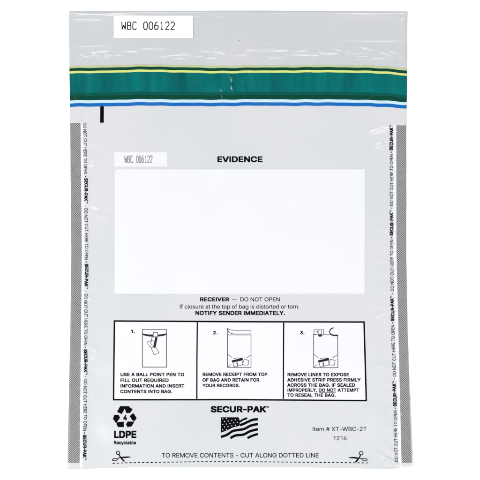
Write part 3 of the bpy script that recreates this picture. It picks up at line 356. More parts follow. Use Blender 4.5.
# 258;40,2,85,2,90,3,96,11,104,67,106,73,129,74,133,74,134,72,127,29,128,7,134,2,180,2,188,11,196,67,199,73,230,74,237,80,242,105,242,128,237,133,210,134,208,138,214,166,245,167,253,174,257,195,257,218,251,225,225,226,223,228,229,265,229,291,223,298,177,298,171,294,160,228,156,226,133,226,130,228,137,265,137,291,134,296,128,298,83,298,78,291,67,227,34,226,27,220,23,199,24,172,30,167,54,166,56,164,56,159,50,134,19,133,12,128,7,103,7,82,12,75,39,74,41,72,35,34,35,9;118,134,115,138,121,165,149,166,144,135|, 127;27,-59,72,-59,79,-54,105,42,105,63,100,70,44,71,37,65,22,-27,22,-52|- 264;66,100,204,99,209,106,209,156,204,161,200,162,67,161,62,156,61,152,61,106|. 127;54,-1,77,-2,87,0,105,17,107,26,107,55,104,63,90,77,80,79,54,79,45,77,29,59,29,21,39,7,47,1|1 227;117,2,171,2,178,9,178,289,176,294,171,298,110,298,51,256,46,250,46,195,52,188,77,188,101,207,110,212,112,212,112,11,113,7|2 264;40,2,228,2,232,2,237,7,237,57,232,64,142,65,145,72,188,115,217,152,227,172,232,199,232,225,227,250,219,265,192,290,179,296,159,302,110,302,90,296,77,290,56,271,47,260,36,232,36,197,42,190,95,190,100,195,103,212,109,225,120,234,128,237,144,236,152,232,161,223,164,218,165,213,159,192,152,180,35,54,35,9|3 264;104,-1,157,-2,184,5,213,24,220,32,234,54,239,82,239,105,234,131,225,148,213,161,190,177,176,182,174,184,227,245,227,291,222,298,47,298,43,298,38,293,38,243,43,237,125,235,122,228,83,184,83,136,90,130,118,130,149,123,159,117,170,98,169,88,162,75,147,65,133,61,116,65,103,73,95,83,90,98,85,103,32,104,26,99,25,70,26,60,30,49,40,34,62,14,78,5|4 264;154,2,207,2,213,9,213,55,241,56,249,63,248,113,241,119,215,119,213,121,212,194,205,199,159,199,156,201,194,268,194,291,187,298,138,298,129,291,22,110,22,63,26,58,30,56,146,56,148,52,148,9;110,119,108,121,109,124,142,180,148,186,148,120|6 264;109,-1,161,-2,189,8,205,20,218,32,232,59,236,75,236,124,232,141,227,152,209,176,194,187,177,194,154,196,152,199,201,270,201,291,195,298,139,298,134,294,58,184,43,154,38,139,35,120,35,82,38,63,45,47,54,33,68,17,82,9;136,62,124,65,112,73,103,90,101,100,103,110,110,124,116,130,136,138,143,136,159,126,170,103,169,93,157,72,143,63|A 278;17,2,70,2,75,3,80,11,101,72,103,75,106,76,181,75,205,11,212,2,266,2,273,7,274,30,271,39,181,286,172,298,113,298,106,293,12,34,12,9;126,137,125,141,129,152,137,176,143,184,158,143,158,138|B 265;38,2,174,2,192,5,220,17,242,40,250,65,250,111,242,138,225,157,234,171,241,189,241,235,234,256,228,265,215,279,199,290,185,295,167,298,42,298,38,298,34,293,33,11,34,7;101,64,99,68,99,118,101,122,133,122,157,118,174,109,182,95,184,88,181,82,177,77,166,70,144,64;101,183,99,187,99,232,101,236,138,236,149,234,166,226,173,215,173,205,168,197,162,192,149,185,136,183|C 294;132,-1,179,-2,192,0,210,5,228,14,238,21,265,50,273,65,278,82,280,111,273,119,218,118,213,113,211,103,200,84,187,75,166,64,148,65,124,75,110,87,99,105,89,139,89,161,93,177,100,197,110,213,124,225,136,232,154,236,192,224,202,213,211,197,213,187,218,182,273,181,280,187,280,209,276,223,267,246,258,258,246,272,228,286,210,295,192,300,179,302,134,302,108,296,87,286,67,272,50,254,38,233,28,209,23,176,23,124,29,88,38,67,50,46,63,32,81,17,103,5|D 289;38,2,151,2,169,3,192,9,213,19,228,30,247,49,255,60,260,68,268,91,274,128,274,174,269,209,260,232,248,250,225,274,212,283,194,291,172,297,156,298,42,298,38,298,34,293,33,11,34,7;101,64,99,68,99,233,103,236,129,236,157,230,180,218,190,207,199,192,208,157,208,141,199,110,186,88,171,76,156,70,141,66|E 246;38,2,220,2,224,2,229,7,229,57,223,64,103,64,100,65,99,68,99,116,101,120,210,120,214,121,219,126,219,176,215,181,210,183,101,183,99,187,99,232,100,235,103,236,222,236,227,241,227,245,227,291,222,298,42,298,38,298,34,293,33,11,34,7|F 242;38,2,91,2,98,7,100,115,207,115,214,121,214,169,211,176,205,178,100,179,99,232,100,235,103,236,220,236,225,241,226,245,226,291,220,298,42,298,38,298,34,293,33,11,34,7|G 299;132,-1,179,-2,207,4,223,10,241,23,259,40,268,54,278,78,282,96,282,159,280,164,274,168,157,168,151,165,148,159,148,113,150,108,156,104,207,104,210,101,207,93,197,80,174,66,157,63,141,66,128,73,110,87,99,105,89,139,89,161,93,177,100,197,110,212,117,220,135,232,157,237,184,225,195,218,206,205,213,189,218,184,273,183,280,189,280,215,270,241,259,258,232,283,218,291,192,300,177,302,136,302,121,300,101,295,83,285,69,274,50,254,38,233,28,209,23,176,23,124,29,90,38,67,51,45,71,24,101,5|H 297;38,2,91,2,98,7,99,118,100,121,103,122,203,121,205,7,210,2,213,2,263,2,269,6,270,11,270,289,266,297,261,298,212,298,205,293,204,189,204,186,200,185,100,185,98,293,94,298,90,298,40,298,35,294,33,289,33,11,34,7|I 127;40,2,93,2,100,9,101,289,99,294,93,298,42,298,35,291,35,11,35,7|K 271;38,2,91,2,97,6,99,11,99,91,118,112,126,104,198,2,258,2,265,6,267,9,267,27,265,34,170,166,171,169,262,265,265,271,265,289,261,297,256,298,195,298,175,278,101,197,99,197,99,200,98,293,94,298,90,298,40,298,35,294,33,289,33,11,34,7|L 233;38,2,213,2,218,3,222,9,222,57,217,64,103,64,99,67,99,289,97,294,91,298,40,298,33,291,33,11,34,7|M 354;38,2,90,2,97,7,98,138,102,134,147,14,156,2,205,2,211,6,259,134,263,138,263,7,267,2,271,2,322,2,327,5,330,11,330,289,326,296,321,298,258,298,254,298,249,293,182,120,180,120,179,124,112,294,105,298,42,298,35,295,33,289,33,11,34,7|N 301;38,2,91,2,98,7,100,165,108,154,205,3,210,2,266,2,274,6,275,11,275,289,271,297,266,298,215,298,208,293,210,131,202,141,110,286,101,297,96,298,42,298,35,294,33,289,33,11,34,7|O 305;132,-1,177,-2,190,0,210,5,232,17,250,31,270,57,281,82,288,110,290,124,290,177,283,213,276,233,263,254,246,272,227,286,213,293,190,300,177,302,134,302,108,296,87,286,67,272,50,253,37,232,26,200,23,174,23,124,29,88,38,65,50,46,63,32,81,17,103,5;156,63,141,66,124,75,109,88,100,104,93,123,89,139,89,159,93,177,99,195,110,213,124,225,138,232,157,237,172,234,189,225,198,218,205,209,214,195,219,182,224,156,224,146,219,118,214,105,199,83,189,75,172,66|P 259;38,2,91,2,98,7,100,98,171,99,192,104,213,117,229,133,237,144,246,171,247,190,246,225,242,240,235,255,227,266,215,279,200,288,189,293,166,298,42,298,38,298,34,293,33,11,34,7;101,160,99,164,100,235,141,236,157,230,170,222,178,205,178,194,173,180,168,172,159,167,143,162|Q 305;215,-22,270,-23,276,-17,276,6,255,37,263,46,276,68,283,87,288,110,290,124,290,176,283,213,275,235,263,254,250,268,227,286,210,295,177,302,134,302,103,295,87,286,63,268,43,243,30,215,23,174,23,124,29,88,38,65,50,46,67,28,87,14,108,4,134,-2,177,-2,195,1;141,66,116,81,101,101,93,123,89,139,89,161,99,195,110,213,124,225,138,232,157,237,172,234,189,225,198,218,205,209,214,195,219,182,224,156,224,144,219,118,214,105,209,99,195,114,190,117,139,117,134,115,130,110,130,90,145,68,144,66|R 262;38,2,91,2,98,7,99,100,100,103,103,104,133,103,178,17,185,7,190,2,248,2,255,7,255,32,209,118,230,137,238,149,243,164,247,192,246,228,240,246,230,265,220,275,202,288,185,295,166,298,42,298,38,298,34,293,33,11,34,7;101,167,99,171,100,235,141,236,157,230,167,225,172,221,178,210,180,199,176,187,169,179,161,173,148,168,136,166|S 260;117,-2,148,-3,167,-2,184,2,204,10,215,18,233,37,242,54,246,67,247,98,245,116,237,136,223,152,205,164,164,181,110,198,101,204,98,210,98,217,104,227,124,237,134,239,154,234,164,227,171,220,177,204,182,198,235,198,241,203,242,227,240,240,237,251,226,268,205,286,179,298,162,302,110,302,78,293,63,284,48,271,40,261,30,237,30,185,37,169,53,151,63,142,82,132,159,108,174,98,178,91,177,85,174,80,162,70,146,63,129,61,113,66,100,74,91,88,88,100,83,105,29,105,22,100,21,78,23,65,29,49,36,35,52,20,74,6,101,-2|T 262;108,2,161,2,168,7,168,233,172,236,241,236,246,237,250,243,251,289,250,293,245,298,27,298,23,298,19,293,18,243,23,237,98,236,102,233,102,11,103,7|U 297;138,-2,162,-3,182,-2,206,4,235,20,248,33,263,57,270,77,272,91,272,289,271,293,266,298,213,298,207,293,206,123,203,103,196,87,187,76,174,68,152,62,134,66,116,77,107,90,99,111,98,293,94,298,90,298,40,298,34,293,33,87,38,63,45,49,54,35,67,23,85,10,103,2|V 278;112,2,172,2,179,7,273,266,274,291,268,298,213,298,207,293,146,120,143,114,78,293,72,298,21,298,17,298,12,293,12,268,15,256,106,9|W 385;86,2,148,2,154,7,195,157,199,151,239,6,246,2,301,2,307,4,311,11,314,22,382,270,382,291,380,295,375,298,322,298,314,291,276,146,273,140,232,293,225,298,166,298,160,293,125,157,120,139,118,139,78,291,70,298,19,298,13,296,10,291,10,270,81,7|X 275;17,2,77,2,85,10,141,92,192,17,205,2,261,2,269,6,270,9,270,27,268,34,186,154,263,266,265,271,265,291,261,297,256,298,200,298,185,279,143,215,138,220,90,291,83,298,24,298,18,294,16,289,17,270,97,152,12,30,12,9|Y 273;112,2,166,2,173,7,174,115,270,270,270,291,265,298,209,298,204,297,197,289,141,200,127,218,87,286,77,298,19,298,12,293,12,268,107,115,107,11,108,7|a 231;86,-2,111,-3,131,-2,146,5,152,2,202,2,209,7,209,171,206,187,199,201,184,218,174,224,152,232,134,234,103,234,65,225,46,213,35,203,24,182,23,161,26,157,30,152,61,143,40,130,25,115,20,106,18,95,18,52,22,37,28,27,50,7,67,0;106,60,94,63,90,70,91,73,140,88,140,83,131,69,116,61;90,148,96,154,121,171,133,166,138,157,134,153|b 249;122,-2,149,-3,162,-2,180,4,197,13,219,37,230,60,236,82,237,129,234,161,227,180,218,196,202,214,189,224,172,230,154,234,116,234,95,229,94,291,89,298,35,298,30,293,30,289,30,7,37,2,85,2,91,5,103,0;126,61,112,68,104,78,94,110,94,123,99,143,109,159,118,166,133,171,148,166,154,161,161,153,168,134,171,113,161,80,153,70,136,61|c 234;110,-2,136,-3,154,-2,182,9,211,35,222,59,222,80,221,83,213,89,189,95,164,95,118,62,111,65,101,73,91,90,86,110,88,131,100,156,107,164,117,169,124,171,133,169,166,137,187,137,195,139,213,144,220,151,221,177,214,192,195,214,175,227,156,232,143,234,108,234,83,229,67,220,38,194,29,176,22,151,20,138,20,91,24,70,32,49,44,31,57,18,70,9,85,2|d 249;105,-2,133,-3,154,0,164,5,171,2,220,2,227,7,227,289,227,293,222,298,171,298,165,294,163,289,162,229,139,234,103,234,75,227,65,222,53,212,40,199,30,182,20,146,20,85,29,54,38,35,46,26,63,11,91,-1;120,61,105,69,96,80,88,100,86,121,91,143,98,156,106,164,124,171,136,168,146,161,151,154,161,131,163,116,161,101,156,87,148,73,134,63,128,61|e 238;114,-2,139,-3,157,-2,171,2,189,10,209,27,220,44,224,55,224,75,222,78,218,82,200,86,199,88,222,90,227,96,227,138,220,176,204,202,179,223,169,229,139,234,106,234,82,229,68,222,55,213,39,194,32,182,25,166,20,139,20,93,22,80,29,55,38,37,65,12,87,2,100,-2;118,61,100,73,92,85,92,88,161,88,161,86,124,63;95,149,94,152,103,162,124,171,143,164,153,151,151,148|f 161;50,2,101,2,108,7,109,169,113,171,144,172,150,176,152,180,152,222,150,227,144,231,111,231,109,235,113,242,118,245,146,244,152,249,160,276,160,298,154,304,128,308,91,308,75,303,53,284,47,273,45,265,44,232,12,231,5,225,6,177,12,172,40,171,44,169,45,11,45,7|g 250;96,-75,154,-76,180,-69,204,-54,217,-39,222,-29,227,-7,227,222,227,225,222,230,172,231,164,226,151,232,139,234,103,234,85,230,65,222,55,214,39,196,29,179,20,146,20,95,23,75,29,59,38,40,64,14,58,12,37,1,30,-6,28,-9,28,-29,38,-44,55,-61,67,-67;124,-14,100,2,100,4,141,5,159,7,156,-1,144,-9,131,-14;123,66,110,71,96,83,89,96,86,121,89,139,100,158,106,164,124,171,143,164,152,153,159,138,163,118,158,93,148,78,137,70|h 242;35,2,87,2,93,7,94,133,96,143,99,152,106,161,116,168,126,170,138,168,144,162,151,151,155,138,155,7,162,2,212,2,217,3,221,9,221,151,219,171,212,194,204,207,192,219,167,232,157,234,121,234,95,229,94,291,87,298,37,298,30,291,30,11,30,7|i 115;35,2,87,2,94,9,94,222,90,229,82,232,98,251,99,284,87,302,72,307,50,307,42,304,35,296,35,241,41,232,34,229,30,222,30,11,30,7|l 127;63,2,100,2,123,4,128,11,128,32,122,57,115,63,98,63,94,72,93,293,87,298,37,298,31,294,30,289,30,39,34,27,41,16,54,5|m 345;35,2,87,2,93,7,94,139,96,149,102,161,111,168,124,170,131,168,138,161,143,148,143,11,148,3,152,2,202,2,209,7,209,146,220,165,237,170,248,166,253,161,259,141,259,7,266,2,314,2,319,3,323,11,323,169,316,199,309,209,298,221,284,229,256,236,233,236,212,232,184,217,166,230,143,236,121,236,91,228,83,231,39,231,34,229,30,222,30,11,30,7|n 242;35,2,87,2,93,7,94,133,96,143,99,152,106,161,116,168,126,170,138,168,144,162,151,151,155,138,155,7,160,2,164,2,213,2,220,7,221,151,219,171,215,185,209,200,191,220,172,230,157,234,120,234,91,227,85,231,37,231,30,225,30,11,30,7|o 244;110,-2,136,-3,152,-2,171,4,189,14,203,26,219,47,227,65,231,83,232,134,229,157,221,180,211,197,187,219,169,229,156,232,143,234,108,234,83,229,67,220,38,194,29,176,22,151,20,138,20,91,24,70,32,49,44,31,57,18,70,9,85,2;124,60,118,61,106,68,96,80,88,100,86,120,91,141,100,156,108,164,126,171,146,163,156,151,164,129,166,115,159,87,152,74,141,65|p 249;35,-72,87,-72,92,-68,94,-63,95,3,124,-3,148,-3,162,-2,180,4,199,15,213,29,225,49,232,65,236,82,237,103,236,151,227,180,219,195,207,209,192,222,172,230,152,234,116,234,105,232,93,226,85,231,37,231,30,225,30,-63,30,-67;126,61,112,68,104,78,94,110,94,123,99,143,109,159,118,166,133,171,148,166,154,161,161,153,168,134,171,113,161,80,153,70,136,61|r 164;35,2,87,2,93,7,94,134,96,146,106,161,111,164,154,168,161,173,161,227,156,234,108,234,91,228,83,231,37,231,30,225,30,11,30,7|s 218;97,-2,124,-3,141,-2,172,9,190,23,201,39,206,54,206,95,199,111,189,124,176,133,148,144,171,145,197,152,203,159,202,180,191,204,181,215,162,227,148,232,136,234,95,234,72,229,50,217,36,204,29,189,26,180,27,136,32,124,49,105,57,99,78,90,124,80,136,72,135,68,123,61,113,59,103,61,90,70,84,83,78,89,49,89,26,84,20,78,20,59,22,47,35,23,49,12,63,4,83,-2;143,144,116,150,97,159,95,162,98,166,113,173,124,171,135,162,145,146,145,144|t 147;77,1,136,2,145,9,145,34,140,57,133,63,105,63,99,85,99,169,103,171,133,172,138,176,140,180,140,223,133,231,100,232,99,271,93,278,42,278,35,271,34,232,12,231,5,225,5,179,11,172,32,171,34,169,35,55,37,40,42,27,53,14,62,7|u 242;99,-1,123,-2,139,0,156,6,164,2,213,2,220,7,221,222,220,225,215,230,162,231,155,225,155,98,150,82,144,73,134,66,123,63,110,66,102,73,98,82,94,96,93,225,89,230,85,231,37,231,30,225,30,63,32,50,43,27,56,14,73,4,87,0|y 231;49,-73,77,-74,108,-65,125,-50,136,-34,225,199,226,223,220,230,167,231,160,225,120,117,116,121,85,209,77,227,72,231,21,231,17,230,12,225,12,199,81,17,72,-4,67,-9,40,-10,34,-16,26,-42,26,-63,32,-70|· 131;53,105,82,104,91,106,107,121,109,129,108,162,100,175,88,182,78,185,59,185,50,182,44,180,32,167,30,157,30,128,32,120,45,106
- 263;65,98,205,98,211,104,210,159,206,164,202,164,66,164,61,159,60,156,60,104|4 263;150,3,209,3,214,10,215,54,242,55,249,63,249,117,242,123,217,123,214,125,214,196,207,201,165,201,163,204,196,261,196,290,189,298,135,298,126,290,22,114,22,63,26,57,30,55,143,55,145,51,145,10;117,123,116,125,118,130,139,165,144,171,144,124|A 277;17,3,75,2,80,4,85,11,106,71,107,74,111,75,177,74,200,11,207,3,266,2,273,8,274,37,271,45,183,286,175,297,111,298,104,292,12,40,12,10;133,141,131,144,141,170,143,171,153,143,151,141|C 292;129,0,183,-1,207,4,229,14,239,22,265,49,273,64,278,80,280,90,280,116,273,123,213,122,208,117,206,107,196,89,183,80,162,70,144,72,128,80,115,91,104,109,94,143,94,157,98,173,105,193,115,209,128,220,140,227,152,230,188,219,198,209,206,193,208,183,213,178,273,177,279,183,280,210,275,229,263,252,249,270,229,286,212,294,194,299,181,301,132,301,106,296,85,286,66,272,50,254,37,234,28,210,23,178,23,122,29,87,37,66,50,46,62,32,80,18,101,6|D 288;38,3,154,2,172,4,194,9,215,19,229,30,248,48,255,59,260,67,268,90,273,125,273,176,269,210,260,233,249,251,226,273,213,283,196,291,175,296,157,298,42,298,38,297,33,292,33,11,34,8;106,70,103,74,104,228,106,230,128,230,154,225,176,213,186,203,194,188,203,156,203,144,199,128,194,113,183,95,167,82,152,75,138,71|E 246;38,3,221,2,225,3,230,8,230,63,225,69,107,70,105,71,103,74,103,114,106,118,212,118,215,119,220,124,221,178,217,184,212,185,106,185,103,189,103,226,104,229,107,230,223,231,228,235,229,239,229,290,223,297,42,298,38,297,33,292,33,11,34,8|K 270;38,3,95,2,102,6,103,11,104,90,119,105,124,102,194,3,258,2,265,6,267,10,267,34,265,40,175,165,262,258,265,265,266,289,261,296,257,298,191,297,171,278,114,214,104,206,103,289,102,294,95,298,40,298,35,294,33,289,33,11,34,8|L 233;38,3,215,2,220,4,224,10,224,63,218,69,107,70,104,72,103,289,102,294,96,298,40,298,33,290,33,11,34,8|P 259;38,3,96,2,103,8,105,96,173,97,194,102,215,115,230,130,238,141,246,167,248,186,246,226,243,241,236,255,229,266,210,283,191,292,168,298,42,298,38,297,33,292,33,11,34,8;106,163,103,167,105,229,138,230,154,225,166,217,172,205,174,196,170,183,164,175,156,170,140,165|R 261;38,3,96,2,103,8,103,98,104,101,107,102,130,101,175,18,181,8,186,3,249,2,255,8,255,39,214,117,231,134,239,146,244,160,248,188,246,229,241,247,231,265,221,275,204,287,188,294,168,298,42,298,38,297,33,292,33,11,34,8;106,169,103,173,105,229,138,230,154,225,164,220,168,215,174,205,174,196,168,184,159,176,146,171,135,169|S 260;115,-2,151,-2,170,-1,186,3,202,9,217,19,234,36,243,53,246,66,248,80,246,119,238,140,229,151,208,167,167,183,114,200,103,210,104,215,109,222,128,231,140,232,151,228,161,221,167,215,173,199,178,194,236,193,242,199,243,228,241,239,238,252,228,267,207,286,181,297,165,301,107,301,79,294,63,284,47,271,40,261,30,237,30,183,36,167,43,156,62,140,77,131,156,106,170,96,173,91,169,83,159,75,133,67,117,72,104,79,96,93,93,104,88,109,29,110,22,104,22,77,23,64,29,48,36,35,51,20,73,6,99,-1|U 296;136,-2,167,-2,184,-1,207,4,236,20,249,33,263,56,270,75,272,90,272,289,271,292,266,297,209,298,202,292,201,127,198,107,191,91,183,81,170,73,152,68,130,75,120,82,111,95,104,116,103,292,98,297,95,298,40,298,33,292,33,85,38,63,45,48,54,35,66,23,83,11,101,3'''.split('\n')
GL = []
TRACK = (18, 22, 30)
for row in FONT:
    d = {}
    for r in row.split('|'):
        h, _, b = r.partition(';')
        d[h[0]] = (int(h[2:]) - TRACK[len(GL)], [[float(q) for q in L.split(',')] for L in b.split(';')])
    a, L = d['-']
    d['-'] = (a - 60, [[q - 30 if i % 2 == 0 else q for i, q in enumerate(l)] for l in L])
    GL.append(d)
CACHE = {}
def glyph(ch, wt):
    if (ch, wt) not in CACHE:
        c = bpy.data.curves.new('g', 'CURVE')
        c.dimensions = '2D'; c.fill_mode = 'BOTH'
        for L in GL[wt][ch][1]:
            s = c.splines.new('POLY'); n = len(L) // 2
            s.points.add(n - 1)
            for i in range(n):
                s.points[i].co = (L[2 * i] / 300, L[2 * i + 1] / 300, 0, 1)
            s.use_cyclic_u = True
        o = bpy.data.objects.new('g', c)
        COL.objects.link(o)
        dg = bpy.context.evaluated_depsgraph_get()
        me = bpy.data.meshes.new_from_object(o.evaluated_get(dg))
        CACHE[(ch, wt)] = ([(v.co.x, v.co.y) for v in me.vertices], [tuple(p.vertices) for p in me.polygons])
        bpy.data.objects.remove(o); bpy.data.curves.remove(c); bpy.data.meshes.remove(me)
    return CACHE[(ch, wt)]
def width(s, wt):
    return sum(111 if c == ' ' else GL[wt][c][0] for c in s) / 300

class Print:
    """flat ink shapes in layout units, later draped over the film"""
    def __init__(s): s.V, s.F = [], []
    def poly(s, pts):
        b = len(s.V); s.V += [tuple(p) for p in pts]; s.F.append(list(range(b, b + len(pts)))); return s
    def line(s, pts, wd, closed=False, taper=None):
        P = [np.array(p, float) for p in pts]; n = len(P); A, B = [], []
        for i in range(n):
            a = P[i - 1] if (i or closed) else P[i]; c = P[(i + 1) % n] if (i < n - 1 or closed) else P[i]
            d1 = P[i] - a; d2 = c - P[i]
            d1 = d1 / (np.hypot(*d1) or 1); d2 = d2 / (np.hypot(*d2) or 1)
            t = d1 + d2; t = t / (np.hypot(*t) or 1); nn = np.array([-t[1], t[0]])
            ref = d2 if np.hypot(*d2) else d1
            k = abs(nn @ np.array([-ref[1], ref[0]])) or 1
            h = (wd if taper is None else taper[i]) / 2 / max(k, .5)
            A.append(P[i] + nn * h); B.append(P[i] - nn * h)
        b = len(s.V); s.V += [tuple(p) for p in A + B]
        for i in range(n if closed else n - 1):
            j = (i + 1) % n
            s.F.append([b + i, b + j, b + n + j, b + n + i])
        return s
    def text(s, txt, x0, x1, base, cap, wt=0, fn=None, clean=False):
        W = width(txt, wt); sx = (x1 - x0) / W; u = 0.0
        if fn is None:
            fn = lambda a, b: (x0 + a, base - b)
        for ch in txt:
            if ch == ' ':
                u += 111 / 300 * sx; continue
            gv, gf = glyph(ch, wt); b = len(s.V)
            s.V += [fn(u + q[0] * sx, q[1] * cap) for q in gv]
            s.F += [[b + i for i in f] for f in gf]
            u += GL[wt][ch][0] / 300 * sx
        return s
    def ring(s, cx, cy, rx, ry, wd, rot=0, n=18):
        c, d = math.cos(rot), math.sin(rot)
        return s.line([(cx + rx * math.cos(t) * c - ry * math.sin(t) * d, cy + rx * math.cos(t) * d + ry * math.sin(t) * c)
                       for t in np.linspace(0, 2 * math.pi, n, endpoint=False)], wd, True)
    def make(s, name, m, off=0.12, parent=bag, maxe=3.0, label=None):
        bm = bmesh.new()
        vs = [bm.verts.new((x, y, 0)) for x, y in s.V]
        for f in s.F:
            try: bm.faces.new([vs[i] for i in f])
            except ValueError: pass
        bm.normal_update()
        bmesh.ops.triangulate(bm, faces=[f for f in bm.faces if len(f.verts) > 4])
        for _ in range(8):
            E = [e for e in bm.edges if e.calc_length() > maxe]
            if not E: break
            bmesh.ops.subdivide_edges(bm, edges=E, cuts=1)
            bmesh.ops.triangulate(bm, faces=[f for f in bm.faces if len(f.verts) > 4])
        co = np.array([v.co[:2] for v in bm.verts])
        W = world(co[:, 0], co[:, 1], off)
        for v, p in zip(bm.verts, W): v.co = p
        bm.normal_update()
        for f in bm.faces:
            if f.normal.z < 0: f.normal_flip()
        me = bpy.data.meshes.new(name); bm.to_mesh(me); bm.free()
        o = link(name, me, m, parent)
        if label: o['label'] = label
        return o

def rect(name, x0, y0, x1, y1, m, off, parent=bag, step=1.5):
    return sheet(name, C(x0), C(x1), C(y0), C(y1), m, off, step, parent)

# seam lettering, running down the left side and up the right side
def seam_text(side):
    per, start = 85.5, (122.6 if side == 0 else 462.0)
    bx = (lambda y: float(np.interp(y, [123, 180, 250, 320, 400, 463], [83.2, 84.2, 85.0, 84.2, 83.6, 82.9]))) if side == 0 else \
         (lambda y: float(np.interp(y, [125, 250, 320, 376, 462], [393.0, 393.3, 394.2, 396.0, 397.8])))
    for k in range(4):
        out, bold = Print(), Print()
        y0 = start + per * k if side == 0 else start - (85.3 * k)
        def fn(a, b, y0=y0):
            yy = y0 + a if side == 0 else y0 - a
            wv = 0.3 * math.sin(yy / 4.7 + side) * math.sin(yy / 13.0)
            return (bx(yy) + b + wv, yy) if side == 0 else (bx(yy) - b + wv, yy)
        L = 0.985
        out.text('DO NOT CUT HERE TO OPEN', 0, 51.8, 0, 3.3, 0, fn)
        out.text('·', 0, 2.0, 0, 3.3, 1, lambda a, b: fn(a + 52.6, b))
        bold.text('SECUR-PAK', 0, 22.8, 0, 3.6, 2, lambda a, b: fn(a + 55.4, b))
        if k < 3 or True:
            out.text('TM', 0, 2.4, 0, 1.3, 1, lambda a, b: fn(a + 78.6, b + 2.2))
            if k < 3: out.text('-', 0, 2.2, 0, 3.3, 0, lambda a, b: fn(a + 82.0, b))
        out.make('seam_lettering', M_INK, 0.24, maxe=1.2)
        bold.make('seam_brand_lettering', M_INK, 0.24, maxe=1.2)
seam_text(0); seam_text(1)

# registration bar under the tape
Print().poly([(100.3, 106.2), (103.9, 106.2), (103.8, 122.8), (100.2, 122.8)]).make('registration_bar', M_INK, 0.14)

# dot-matrix numbers: strokes on a small cell
CELL = {'W': [[(0, 1), (.1, 0)], [(.1, 0), (.5, .6)], [(.5, .6), (.9, 0)], [(.9, 0), (1, 1)]],
        'B': [[(.06, 0), (.06, 1)], [(.06, 1), (.7, 1), (.92, .88), (.92, .64), (.7, .53), (.06, .53)], [(.7, .53), (.98, .4), (.98, .13), (.75, 0), (.06, 0)]],
        'C': [[(.98, .82), (.75, 1), (.28, 1), (.03, .8), (.03, .2), (.28, 0), (.75, 0), (.98, .18)]],
        '0': [[(.28, 1), (.72, 1), (.98, .78), (.98, .22), (.72, 0), (.28, 0), (.02, .22), (.02, .78), (.28, 1)]],
        '6': [[(.85, 1), (.4, .95), (.05, .55), (.02, .2), (.3, 0), (.72, 0), (.98, .18), (.98, .38), (.72, .56), (.3, .56), (.05, .4)]],
        '1': [[(.2, .8), (.52, 1), (.52, 0)], [(.2, 0), (.85, 0)]],
        '2': [[(.03, .8), (.28, 1), (.74, 1), (.97, .8), (.97, .62), (.03, 0), (1, 0)]]}
def dots(txt, x0, x1, base, cap, wd, name, m, off, parent, jit=0.0):
    p = Print(); pitch = (x1 - x0) / (len(txt) - .3)
    r = np.random.default_rng(3)
    for k, ch in enumerate(txt):
        if ch == ' ': continue
        for st in CELL[ch]:
            p.line([(x0 + k * pitch + a * pitch * .7 + r.uniform(-jit, jit), base - b * cap + r.uniform(-jit, jit)) for a, b in st], wd)
    return p.make(name, m, off, parent, 2.0)

lab = rect('serial_sticker', 113.8, 15.6, 193.0, 38.2, M_LABEL, 0.75)
dots('WBC 006122', 121.9, 174.6, 29.7, 7.6, 1.0, 'serial_number', M_THIN, 0.85, lab)
num = rect('number_box', 114.3, 152.4, 167.4, 166.7, M_WHITE, 0.12)
dots('WBC 006122', 125.0, 152.4, 162.6, 6.6, 0.8, 'faded_number', M_GREY, 0.20, num, 0.35)
p = Print()
for k in range(22):
    p.line([(127 + k * 1.1, 162.9), (127.6 + k * 1.1, 162.9)], .5)
p.make('broken_underline', M_GREY, 0.20, num)

Print().line([(238.6, 40.9), (240.6, 40.5)], .5).make('speck', M_GREY, 0.1)
rect('writing_panel', 114.7, 169.4, 364.5, 293.6, M_WHITE, 0.12)

Print().text('EVIDENCE', 216.6, 262.4, 162.3, 5.9, 1).make('title_lettering', M_INK)
n1 = Print()
n1.text('RECEIVER', 199.6, 228.9, 301.3, 4.1, 1).text('DO NOT OPEN', 239.8, 280.0, 301.3, 4.1, 0)
n1.text('--', 231.8, 236.8, 301.0, 4.1, 0)
n1.text('If closure at the top of bag is distorted or torn.', 179.3, 299.4, 308.5, 4.1, 0)
n1.text('NOTIFY SENDER IMMEDIATELY.', 195.0, 284.8, 315.0, 4.3, 1)
n1.make('notice_lettering', M_INK)

# instruction panel: white ground, black frame, three steps
A, B, Cc, D = (114.6, 320.9), (363.9, 321.9), (366.1, 400.4), (113.7, 399.5)
lx = lambda y: A[0] + (D[0] - A[0]) * (y - 321) / 79
rx = lambda y: B[0] + (Cc[0] - B[0]) * (y - 321) / 79
ty = lambda x: np.interp(x, [114, 240, 364], [320.9, 321.6, 322.0])
by = lambda x: np.interp(x, [114, 240, 366], [399.5, 399.4, 400.4])
panel = sheet('instruction_panel', lx, rx, ty, by, M_WHITE, 0.10, 1.5)
fr = Print()
cs = [(x, float(ty(x))) for x in np.linspace(114.6, 363.9, 30)] + [(float(rx(y)), y) for y in np.linspace(326, 396, 12)] + \
     [(x, float(by(x))) for x in np.linspace(366.1, 113.7, 30)] + [(float(lx(y)), y) for y in np.linspace(396, 326, 12)]
fr.line(cs, 1.5, True)
fr.line([(197.4, 322.2), (197.0, 360), (196.9, 398.6)], 1.3)
fr.line([(283.6, 322.6), (283.4, 360), (283.3, 398.6)], 1.3)
fr.make('frame', M_INK, 0.20, panel)

